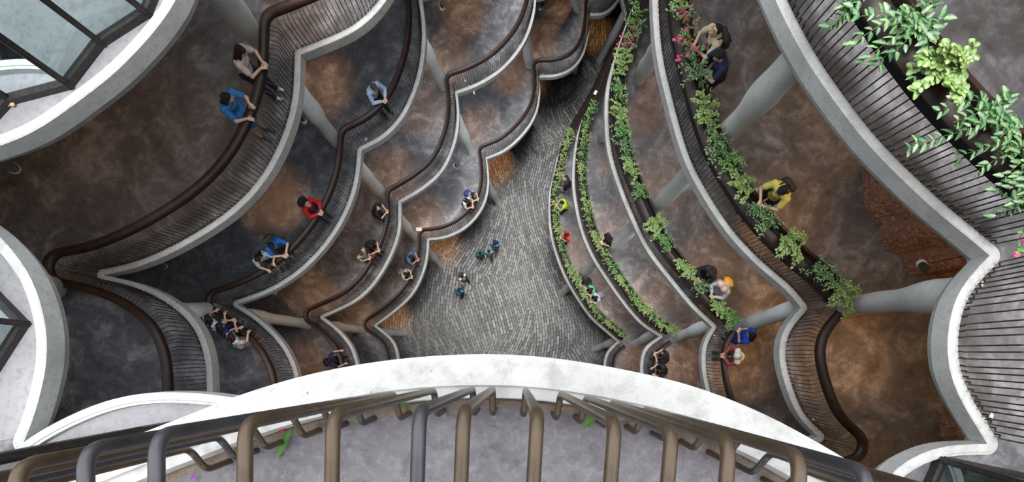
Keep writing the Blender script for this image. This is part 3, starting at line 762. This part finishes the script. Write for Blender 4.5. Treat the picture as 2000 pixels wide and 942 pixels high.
# ------------------------------------------------------------------ people
def remesh(mb,voxel,mat,name,smooth=2):
    me=bpy.data.meshes.new('t'); me.from_pydata(mb.v,[],mb.f)
    o=bpy.data.objects.new('t',me); C.objects.link(o)
    r=o.modifiers.new('r','REMESH'); r.mode='VOXEL'; r.voxel_size=voxel; r.use_smooth_shade=True
    s=o.modifiers.new('s','SMOOTH'); s.iterations=smooth; s.factor=.5
    dg=bpy.context.evaluated_depsgraph_get(); m2=bpy.data.meshes.new_from_object(o.evaluated_get(dg))
    m2.name=name; bpy.data.objects.remove(o); bpy.data.meshes.remove(me)
    m2.materials.clear(); m2.materials.append(mat)
    for p in m2.polygons: p.use_smooth=True
    return m2
V=Vector
def pose(name):
    J={}
    def sy(k,x,y,z): J[k+'L']=V((-x,y,z)); J[k+'R']=V((x,y,z))
    sy('ank',.10,0,.08); sy('knee',.10,.0,.50); sy('hip',.09,0,.90); J['pel']=V((0,0,.95)); J['waist']=V((0,0,1.08)); J['chest']=V((0,.0,1.28)); J['neck']=V((0,0,1.43)); J['head']=V((0,.03,1.58))
    sy('sh',.175,0,1.39); sy('el',.24,.0,1.11); sy('wr',.22,.10,.88); J['hp']=0; J['hy']=0; J['fd']=V((0,.25,-1))
    if name.startswith('lean'):
        sy('knee',.10,-.05,.49); sy('hip',.09,-.17,.89); J['pel']=V((0,-.17,.94)); J['waist']=V((0,-.13,1.06)); J['chest']=V((0,-.05,1.24)); J['neck']=V((0,.03,1.38)); J['head']=V((0,.10,1.52))
        sy('sh',.175,.0,1.34); sy('el',.25,.13,1.125); sy('wr',.07,.27,1.13); J['hp']=-.5; J['fd']=V((0,.9,-.45))
        if name=='lean_up': J['hp']=.65; J['head']=V((0,.06,1.53))
        if name=='lean_side': J['hy']=.7; J['hp']=-.2; J['wrR']=V((.12,.30,1.13)); J['wrL']=V((-.16,.24,1.15))
        if name=='lean_wide': J['wrL']=V((-.26,.34,1.12)); J['wrR']=V((.26,.34,1.12)); J['elL']=V((-.30,.10,1.16)); J['elR']=V((.30,.10,1.16)); J['fd']=V((0,.8,-.6))
    if name=='phone':
        sy('el',.22,.08,1.14); sy('wr',.07,.27,1.27); J['hp']=-.45; J['head']=V((0,.07,1.57)); J['fd']=V((0,.5,.8))
    if name=='walk':
        J['ankL']=V((-.09,.24,.09)); J['kneeL']=V((-.10,.18,.50)); J['ankR']=V((.09,-.26,.14)); J['kneeR']=V((.10,-.02,.49)); J['wrL']=V((-.24,-.12,.90)); J['elL']=V((-.24,-.08,1.13)); J['wrR']=V((.22,.22,.96)); J['elR']=V((.24,.05,1.12))
    if name=='stand': J['hp']=-.3
    return J
def headm(J): return Matrix.Rotation(J['hy'],3,'Z')@Matrix.Rotation(J['hp'],3,'X')
PC={}
def body_mesh(pn):
    J=pose(pn); mb=MB(); H=J['head']; R=headm(J)
    mb.ball(H,(.074,.092,.108),R,18,12); mb.ball(H+R@V((0,.035,-.055)),(.052,.055,.062),R,14,10)
    mb.ball(H+R@V((0,.098,-.02)),(.012,.018,.022),R); mb.ball(H+R@V((0,.10,-.032)),(.017,.014,.010),R); mb.ball(H+R@V((0,.083,-.063)),(.024,.014,.012),R)
    for s in(-1,1): mb.ball(H+R@V((s*.077,-.005,-.012)),(.010,.020,.030),R); mb.ball(H+R@V((s*.04,.07,-.03)),(.02,.018,.018),R)
    mb.cap(J['neck'],H+R@V((0,-.02,-.07)),.056,.052)
    mb.ball(J['chest'],(.155,.105,.15),None,18,12); mb.cap(J['chest']+V((-.09,0,.06)),J['chest']+V((.09,0,.06)),.085,.085)
    mb.cap(J['waist'],J['chest'],.115,.12); mb.cap(J['pel'],J['waist'],.13,.115); mb.cap(J['hipL'],J['hipR'],.105,.105)
    for s in 'LR':
        mb.cap(J['neck']+V((0,0,-.03)),J['sh'+s],.055,.055); mb.cap(J['sh'+s],J['el'+s],.052,.038); mb.cap(J['el'+s],J['wr'+s],.038,.026)
        mb.cap(J['hip'+s],J['knee'+s],.085,.055); mb.cap(J['knee'+s],J['ank'+s],.055,.036)
        mb.cap(J['knee'+s]+V((0,-.02,-.10)),J['knee'+s]+V((0,-.02,-.18)),.052,.048)
        a=J['ank'+s]; mb.cap(a+V((0,-.04,-.045)),a+V((0,.13,-.055)),.035,.028)
        # hand
        w=J['wr'+s]; d=J['fd'].normalized(); f=(w-J['el'+s]).normalized(); d=(d*.6+f*.7).normalized(); sd=1 if s=='R' else -1
        side=d.cross(V((0,0,1))); side=side.normalized() if side.length>.1 else V((1,0,0)); nor=side.cross(d).normalized()
        m=w+d*.055
        mb.cap(w,m,.026,.026); mb.cap(m-side*.024+d*.01,m+side*.024+d*.01,.015,.015); mb.cap(w+d*.03-side*.02,w+d*.03+side*.02,.017,.017)
        for k,(o,ln) in enumerate(((-.030,.062),(-.010,.072),(.011,.068),(.031,.052))):
            b=m+side*o*sd*-1+d*.02; c=b+(d*.85-nor*.35)*ln*.5; e=c+(d*.45-nor*.9)*ln*.5
            mb.cap(b,c,.0088,.0082,8); mb.cap(c,e,.0082,.007,8)
        b=w+d*.02+side*(-sd)*.024*-1*-1; b=w+d*.025-side*sd*.026; c=b+(d*.5-side*sd*.8-nor*.1).normalized()*.038; e=c+(d*.9-side*sd*.2-nor*.2).normalized()*.028
        mb.cap(b,c,.012,.010,8); mb.cap(c,e,.010,.008,8)
    return remesh(mb,.0065,SK['tan'],'body',3)
def cloth(pn,kind):
    J=pose(pn); mb=MB(); e=.014
    if kind in('tee','long','dress','tunic'):
        mb.ball(J['chest'],(.155+e,.105+e,.15+e),None,18,12); mb.cap(J['chest']+V((-.09,0,.06)),J['chest']+V((.09,0,.06)),.085+e,.085+e)
        mb.cap(J['waist'],J['chest'],.118+e,.12+e); mb.cap(J['pel']+V((0,0,-.02)),J['waist'],.135+e,.118+e)
        mb.cap(J['pel']+V((-.05,0,-.03)),J['pel']+V((.05,0,-.03)),.11+e,.11+e)
        for s in 'LR':
            mb.cap(J['neck']+V((0,0,-.045)),J['sh'+s],.05+e,.055+e)
            m=J['sh'+s].lerp(J['el'+s],.62)
            mb.cap(J['sh'+s],m,.054+e,.050+e)
            if kind in('long','tunic'): mb.cap(m,J['el'+s],.048+e,.042+e); mb.cap(J['el'+s],J['el'+s].lerp(J['wr'+s],.86),.042+e,.032+e)
        if kind in('dress','tunic'):
            k=(J['kneeL']+J['kneeR'])/2; mb.cap(J['pel'],k+V((0,0,.10)),.15,.17); mb.cap(J['hipL'],J['kneeL']+V((0,0,.08)),.12,.12); mb.cap(J['hipR'],J['kneeR']+V((0,0,.08)),.12,.12)
    if kind in('trousers','shorts'):
        mb.cap(J['hipL'],J['hipR'],.105+e,.105+e); mb.cap(J['pel'],J['pel']+V((0,0,.03)),.128+e,.120+e)
        for s in 'LR':
            mb.cap(J['hip'+s],J['knee'+s],.088+e,.060+e)
            if kind=='trousers': mb.cap(J['knee'+s],J['ank'+s]+V((0,0,.02)),.060+e,.050+e)
    if kind=='shoes':
        for s in 'LR':
            a=J['ank'+s]; mb.cap(a+V((0,-.045,-.035)),a+V((0,.15,-.045)),.046,.036); mb.cap(a+V((0,-.04,-.03)),a,.046,.042)
    return remesh(mb,.0095,SK['tan'],kind,2)
def hair_mesh(pn,kind):
    J=pose(pn); H=J['head']; R=headm(J); mb=MB()
    if kind in('short','long','bun'):
        mb.ball(H+R@V((0,-.022,.030)),(.083,.092,.098),R,16,12); mb.ball(H+R@V((0,-.045,-.02)),(.076,.062,.07),R,14,10); mb.ball(H+R@V((.01,.045,.075)),(.06,.04,.035),R)
    if kind=='long':
        for x in (-.055,-.02,.02,.055):
            a=H+R@V((x,-.06,.0)); b=J['neck']+V((x*1.3,-.075,.02)); c=J['chest']+V((x*1.5,-.115,.03))
            mb.cap(a,b,.048,.045); mb.cap(b,c,.045,.030)
        for s in(-1,1): mb.cap(H+R@V((s*.07,-.01,.02)),J['neck']+V((s*.085,.01,.03)),.030,.030)
    if kind=='bun': mb.ball(H+R@V((0,-.11,.03)),.045)
    if kind=='hijab':
        mb.ball(H+R@V((0,-.02,.018)),(.094,.104,.118),R,16,12); mb.ball(H+R@V((0,.02,-.09)),(.075,.075,.06),R)
        mb.cap(J['neck']+V((0,0,.02)),J['chest']+V((0,.01,.08)),.10,.155); mb.cap(J['neck'],J['sh L'.replace(' ','')]+V((.02,0,0)),.085,.085); mb.cap(J['neck'],J['shR']+V((-.02,0,0)),.085,.085)
        mb.cap(J['neck']+V((0,-.05,0)),J['chest']+V((0,-.06,-.05)),.09,.10)
    return remesh(mb,.009,SK['tan'],kind,2)
def bag_mesh(pn):
    J=pose(pn); mb=MB(); c=J['chest']+V((0,-.20,-.02)); t=(J['neck']-J['pel']).normalized()
    R=V((0,0,1)).rotation_difference(t).to_matrix()
    for dz in(-.12,0,.10): mb.cap(c+R@V((-.085,0,dz)),c+R@V((.085,0,dz)),.075,.075)
    mb.cap(c+R@V((-.05,-.05,-.08)),c+R@V((.05,-.05,-.08)),.06,.06)
    for s in(-1,1):
        pts=[c+R@V((s*.09,.03,.13)),J['chest']+V((s*.10,-.03,.175)),J['chest']+V((s*.105,.09,.12)),J['chest']+V((s*.11,.135,.0)),J['chest']+V((s*.13,.06,-.12)),c+R@V((s*.09,.03,-.12))]
        for a,b in zip(pts,pts[1:]): mb.cap(a,b,.018,.018,8)
    return remesh(mb,.0095,SK['tan'],'backpack',2)
SK={'tan':plain('skin_tan',(.50,.29,.19),.55,0,.06),'light':plain('skin_light',(.66,.43,.31),.55,0,.06),'brown':plain('skin_brown',(.24,.12,.075),.55,0,.06)}
EYE=plain('eye_dark',(.02,.015,.012),.2); LIP=plain('lip',(.40,.14,.12),.5); GL=plain('spectacle_frame',(.015,.015,.015),.3)
CMAT={}
def cm(c,pat=None):
    k=(tuple(c),pat)
    if k in CMAT: return CMAT[k]
    m,nt,b=_nt('cloth'); v=_co(nt); f=_noise(nt,v,9,4)
    col=_ramp(nt,f,[(.3,tuple(x*.82 for x in c)),(.7,tuple(min(1,x*1.1) for x in c))])
    if pat:
        vo=nt.nodes.new('ShaderNodeTexVoronoi'); vo.inputs['Scale'].default_value=24; nt.links.new(v,vo.inputs['Vector'])
        col=_mix(nt,_math(nt,'LESS_THAN',vo.outputs['Distance'],.42),col,pat)
    nt.links.new(col,b.inputs['Base Color']); b.inputs['Roughness'].default_value=.85; CMAT[k]=m; return m
def getm(key,fn):
    if key not in PC: PC[key]=fn()
    return PC[key]
def person(loc,rz,label,pn='lean',skin='light',top='tee',tc=(.5,.5,.5),tp=None,bottom='trousers',bc=(.03,.03,.04),sc=(.05,.05,.05),hair='short',hc=(.012,.010,.010),hp=None,glasses=False,bag=None,size=1.0,item=None,stripe=None):
    root=empty('person',loc,rz,label=label,cat='person'); root.scale=(size,)*3
    def add(nm,me,mat,par=None):
        o=link(nm,me,par or root); o.material_slots[0].link='OBJECT'; o.material_slots[0].material=mat; return o
    b=add('body',getm((pn,'body'),lambda:body_mesh(pn)),SK[skin])
    add('shirt' if top in('tee','long') else 'dress',getm((pn,top),lambda:cloth(pn,top)),cm(tc,tp))
    if bottom: add('trousers' if bottom=='trousers' else 'shorts',getm((pn,bottom),lambda:cloth(pn,bottom)),cm(bc))
    add('shoes',getm((pn,'shoes'),lambda:cloth(pn,'shoes')),cm(sc))
    if hair: add('hijab' if hair=='hijab' else 'hair',getm(('hair',pn,hair),lambda:hair_mesh(pn,hair)),cm(hc,hp))
    if bag: add('backpack',getm((pn,'bag'),lambda:bag_mesh(pn)),cm(bag))
    J=pose(pn); H=J['head']; R=headm(J)
    def eyes():
        mb=MB()
        for s in(-1,1): mb.ball(H+R@V((s*.031,.083,.006)),(.011,.006,.006),R,8,6); mb.ball(H+R@V((s*.031,.086,.024)),(.016,.005,.003),R,8,6)
        return mb.mesh('eyes',EYE)
    add('eyes',getm((pn,'eyes'),eyes),EYE,b)
    def mouth(): mb=MB(); mb.ball(H+R@V((0,.094,-.060)),(.021,.006,.006),R,8,6); return mb.mesh('mouth',LIP)
    add('mouth',getm((pn,'mouth'),mouth),LIP,b)
    if glasses:
        def gl():
            mb=MB()
            for s in(-1,1):
                c=V((s*.033,.105,.006)); mb.tube([H+R@(c+V((.024*math.cos(a),0,.018*math.sin(a)))) for a in [2*PI*k/12 for k in range(13)]],.0022,5)
                mb.tube([H+R@V((s*.057,.105,.008)),H+R@V((s*.08,.0,.008))],.002,5)
            return mb.mesh('glasses',GL)
        add('glasses',getm((pn,'gl'),gl),GL)
    return root
def at_rail(l,idx,x,y,label,hh=1.45,u=.52,turn=0,**k):
    w=P2(x,y,FL[l]-hh); ch=chain(l,idx); p,n=min(ch,key=lambda c:(c[0]+c[1]*.42-w).length)
    q=p+n*u; person((q.x,q.y,Z(l)),math.atan2(-n.y,-n.x)-PI/2+turn,label,**k)
def at_floor(l,x,y,rz,label,hh=1.45,**k):
    w=P2(x,y,FL[l]-hh); person((w.x,w.y,Z(l)),rz,label,**k)
BLK=(.015,.015,.018)
at_rail(4,[0,1,2],490,110,'woman in pale pink top with long black hair leaning on the large left railing',pn='lean',tc=(.72,.60,.58),bc=(.03,.03,.06),sc=(.65,.75,.78),hair='long',hc=(.03,.008,.008),size=.99)
at_rail(4,[0,1,2],450,193,'woman in bright blue dress with long black hair leaning on the large left railing',pn='lean_side',top='dress',tc=(.04,.24,.60),bottom=None,sc=(.08,.08,.08),hair='long')
at_rail(3,[0,1,2],731,172,'man in pale blue shirt and black trousers leaning on the third left railing',tc=(.46,.58,.78),top='long',bc=BLK,hc=(.10,.06,.035),size=1.04)
at_rail(3,[0,1,2],603,398,'person in red jacket and glasses looking up from the third left railing',pn='lean_up',top='long',tc=(.62,.02,.03),bag=(.02,.02,.04),bc=(.03,.04,.10),glasses=True)
at_rail(3,[0,1,2],538,490,'man in royal blue shirt with olive backpack leaning over the third left railing',tc=(.02,.17,.62),bag=(.09,.09,.05),bottom='shorts',bc=(.05,.05,.04),sc=(.25,.18,.12),size=1.08)
at_rail(3,[0,1,2],507,510,'woman with long black hair and white-blue top beside the man in royal blue',pn='lean_side',tc=(.55,.62,.68),hair='long',bottom='shorts',bc=(.05,.06,.10))
at_rail(3,[0],415,612,'woman in white top with long dark hair, leftmost of three at lower left',tc=(.68,.70,.72),hair='long',hc=(.02,.010,.008),bc=(.05,.08,.16),pn='lean_side')
at_rail(3,[0],443,628,'woman in navy top, middle of three at lower left',tc=(.02,.03,.14),hair='long',hc=(.018,.010,.008),bc=(.03,.03,.03))
at_rail(3,[0],470,645,'woman with white patterned top and red-brown hair, rightmost of three at lower left',tc=(.70,.68,.62),tp=(.08,.20,.22),hair='long',hc=(.05,.012,.008),bottom='shorts',bc=(.40,.34,.26),sc=(.30,.17,.12),pn='lean_side')
at_rail(2,[0,1,2],742,412,'man in black shirt looking up beside the second left railing',pn='lean_up',tc=BLK,bc=(.03,.04,.08),skin='light',u=.6)
at_rail(2,[0,1,2],731,484,'woman in black with long black hair at the second left railing',tc=BLK,hair='long',bc=BLK)
at_rail(2,[0,1,2],714,500,'brown-haired person in white and black top holding a phone at the second left railing',pn='phone',tc=(.62,.60,.58),tp=(.02,.02,.02),hc=(.10,.035,.02),bc=BLK,u=.62)
at_rail(2,[0],657,703,'person in dark purple shirt gripping the rail with both hands, lower left',pn='lean_wide',tc=(.04,.03,.13),bag=(.02,.02,.04),bc=BLK)
at_rail(1,range(0,5),924,380,'person in grey shirt with navy backpack leaning over the lowest left railing',tc=(.22,.25,.30),bag=(.03,.05,.16),hc=(.02,.012,.01))
at_rail(1,range(0,5),917,396,'long-haired person in white shirt beside the navy backpack wearer',tc=(.62,.62,.62),hair='long',bc=BLK)
at_rail(1,range(0,5),810,507,'man in mid-blue shirt leaning on the lowest left railing',tc=(.09,.20,.42),hc=(.03,.02,.015),size=1.08,skin='tan')
at_rail(1,range(0,5),798,540,'person in white and black top below the man in mid-blue shirt',tc=(.62,.62,.60),tp=(.03,.03,.03),bc=BLK,bag=(.25,.25,.25))
at_floor(0,938,496,.3,'person in dark teal dress walking on the paving, left of the trio',pn='walk',top='tunic',tc=(.01,.12,.17),bottom=None,hair='bun')
at_floor(0,955,492,PI,'person in grey-blue shirt walking, middle of the trio on the paving',pn='walk',tc=(.22,.34,.42),bc=(.05,.06,.08),hair='short')
at_floor(0,966,478,PI-.3,'person in bright blue shirt with dark backpack, right of the trio on the paving',pn='walk',tc=(.02,.22,.58),bag=(.02,.025,.05),bottom='shorts',bc=(.10,.08,.06),hair='short')
at_floor(0,903,541,-2.4,'person in white shirt with black bag crossing the paving',pn='walk',tc=(.75,.75,.76),bag=(.05,.05,.05),bc=BLK)
at_floor(0,897,567,-.4,'person in turquoise shirt walking below the one in white',pn='walk',tc=(.02,.26,.50),bag=(.05,.07,.09),bc=(.04,.04,.05))
at_rail(1,[7],1098,352,'bald man in black shirt reaching over the lowest right planter',pn='lean_wide',tc=BLK,hair=None,skin='tan',u=.66,bottom='shorts',bc=(.03,.03,.03))
at_rail(1,[7],1096,394,'person in lime yellow shirt at the lowest right planter',tc=(.42,.62,.03),u=.62)
at_rail(1,[7],1100,462,'person in red shirt at the lowest right planter',pn='phone',tc=(.62,.04,.03),u=.62,skin='tan')
at_rail(1,[7],1134,556,'person with black hair and dark green top, first of three by the lowest planter',tc=(.02,.06,.05),u=.62,hair='long')
at_rail(1,[7],1146,571,'person in mint green shirt, middle of three by the lowest planter',tc=(.12,.42,.26),u=.62,hair='bun')
at_rail(1,[7],1158,586,'person in pale grey shirt, last of three by the lowest planter',tc=(.55,.56,.58),u=.62,bag=(.3,.3,.32))
at_rail(2,[6],1176,472,'person in black peering over the second planter beside a column',tc=BLK,u=.62,pn='phone')
at_rail(2,[7],1305,702,'person in black shirt leaning on the small lower right railing',tc=BLK,bc=BLK)
at_rail(2,[7],1292,724,'black-haired person crouched close below the one in black, lower right',tc=(.03,.03,.04),hair='long',bc=BLK,pn='lean_side')
at_rail(3,[5],1375,542,'woman in black hijab at the third right planter',top='tunic',tc=BLK,bottom=None,hair='hijab',hc=(.018,.018,.022),u=.62,skin='tan')
at_rail(3,[5],1412,563,'woman in pale pink hijab with yellow bag at the third right planter',top='tunic',tc=(.50,.55,.60),bottom=None,hair='hijab',hc=(.66,.50,.48),bag=(.70,.42,.03),u=.62,pn='lean')
at_rail(3,[6],1463,660,'woman in royal blue dress with long black hair at the lower right railing',pn='phone',top='dress',tc=(.02,.06,.48),bottom=None,hair='long',u=.62)
at_rail(3,[6],1441,697,'woman in white hijab and red plaid shirt leaning on the lower right railing',top='long',tc=(.40,.05,.05),tp=(.06,.06,.12),hair='hijab',hc=(.78,.76,.70),bc=(.12,.13,.12),skin='tan')
at_rail(4,[4],1372,70,'person in beige shirt and glasses looking up at the fourth tier planter',pn='lean_up',tc=(.62,.56,.36),bag=(.03,.03,.03),glasses=True,u=.62,skin='light')
at_rail(4,[4],1392,116,'person in navy polo shirt and glasses beside the one in beige',tc=(.015,.025,.08),glasses=True,u=.62,bc=BLK)
at_rail(4,[4],1503,382,'person in yellow shirt with black backpack leaning on the fourth tier planter',tc=(.75,.68,.16),bag=(.03,.03,.03),hair='bun',u=.62,bc=BLK,size=1.03)
# ------------------------------------------------------------------ light
def sun(en,ang,rot,col=(1,.98,.95)):
    d=bpy.data.lights.new('sun','SUN'); d.energy=en; d.angle=math.radians(ang); d.color=col
    o=bpy.data.objects.new('roof_daylight',d); C.objects.link(o); o.rotation_euler=rot; o.location=(0,0,40)
sun(3.5,24,(math.radians(.5),math.radians(-.5),0))
w=bpy.data.worlds.new('World'); bpy.context.scene.world=w; w.use_nodes=True
w.node_tree.nodes['Background'].inputs[0].default_value=(.92,.955,1,1); w.node_tree.nodes['Background'].inputs[1].default_value=2.75
def spot(x,y,l,pw,ang=62,h=3.7,col=(1,.48,.19),r=.12):
    d=bpy.data.lights.new('spot','SPOT'); d.energy=pw; d.spot_size=math.radians(ang); d.spot_blend=1; d.color=col; d.shadow_soft_size=r
    o=bpy.data.objects.new('ceiling_lamp_light',d); C.objects.link(o); q=P2(x,y,FL[l]); o.location=(q.x,q.y,Z(l)+h)
for x,y,l,pw in [(613,33,4,120),(622,160,3,170),(528,385,3,170),(822,212,2,120),(768,335,2,150),(613,580,2,120),(670,400,2,30),(872,115,2,160),(905,18,2,170),(1000,145,1,170),(935,245,1,170),(1105,30,1,170),(1050,88,1,130),(832,425,1,170),(700,620,1,90),(968,325,0,260),(866,485,0,260),(770,625,0,220),(1030,165,0,120),(1165,70,0,160),
  (1262,200,3,170),(1282,362,3,170),(1185,300,2,120),(1197,440,2,170),(1130,485,1,170),(1190,612,1,120),(1262,580,2,170),(1385,525,3,170),(1530,425,4,200),(1518,585,3,170),(1650,700,4,260),(1440,725,3,200),(1330,720,2,200),(1250,700,1,150),(1160,545,1,110),(1980,690,5,120),(560,700,3,60),(590,710,2,90)]:
    spot(x,y,l,pw*(1.5 if x<1100 else 1.0),42)
def area(l,x,y,sx,sy,pw,col=(1,.46,.06)):
    d=bpy.data.lights.new('area','AREA'); d.shape='RECTANGLE'; d.size=sx; d.size_y=sy; d.energy=pw; d.color=col
    o=bpy.data.objects.new('interior_fill_light',d); C.objects.link(o); o.location=(x,y,Z(l)+3.95)
for l,x,y,sx,sy,pw in [(4,8.6,5,4.5,9,75),(4,9.5,-2,4,4,38),(3,8.8,4,3.5,9,75),(2,8.6,5,3.5,9,80),(1,8.3,6,3,10,60),(4,-9,5,4,5,22),(5,8.6,7,3,7,50),(2,-6,3,4,5,22),(1,-5,4,4,5,20)]:
    area(l,x,y,sx,sy,pw)
for l,x,y,sx,sy,pw in [(4,-5.5,7.5,3,4,16),(3,-3.6,7,4,6,36),(2,-3,9,5,8,75),(1,-2.6,10,5,9,100),(4,-7.5,0,3,3,30),(3,-6.5,-.3,3,3,45),(4,5.2,4,.6,5,16),(3,5.0,4,1,7,50),(2,4.8,5,1,8,90),(1,4.4,6,1,8,80)]:
    area(l,x,y,sx,sy,pw,(.86,.92,1))  # cool fill added under the soffits in place of sky light on floors
# ------------------------------------------------------------------ camera
cd=bpy.data.cameras.new('camera'); cam=bpy.data.objects.new('camera',cd); C.objects.link(cam)
cam.location=(0,0,ZC); cam.rotation_euler=(0,0,0); cd.sensor_width=36; cd.sensor_fit='HORIZONTAL'; cd.lens=36*F/2000
cd.shift_x=-(CX-1000)/2000; cd.shift_y=(CY-471)/2000; cd.clip_start=.05; cd.clip_end=200
S=bpy.context.scene; S.camera=cam
S.view_settings.view_transform='Standard'; S.view_settings.look='None'; S.view_settings.exposure=.3; S.view_settings.gamma=1; S.view_settings.use_curve_mapping=False
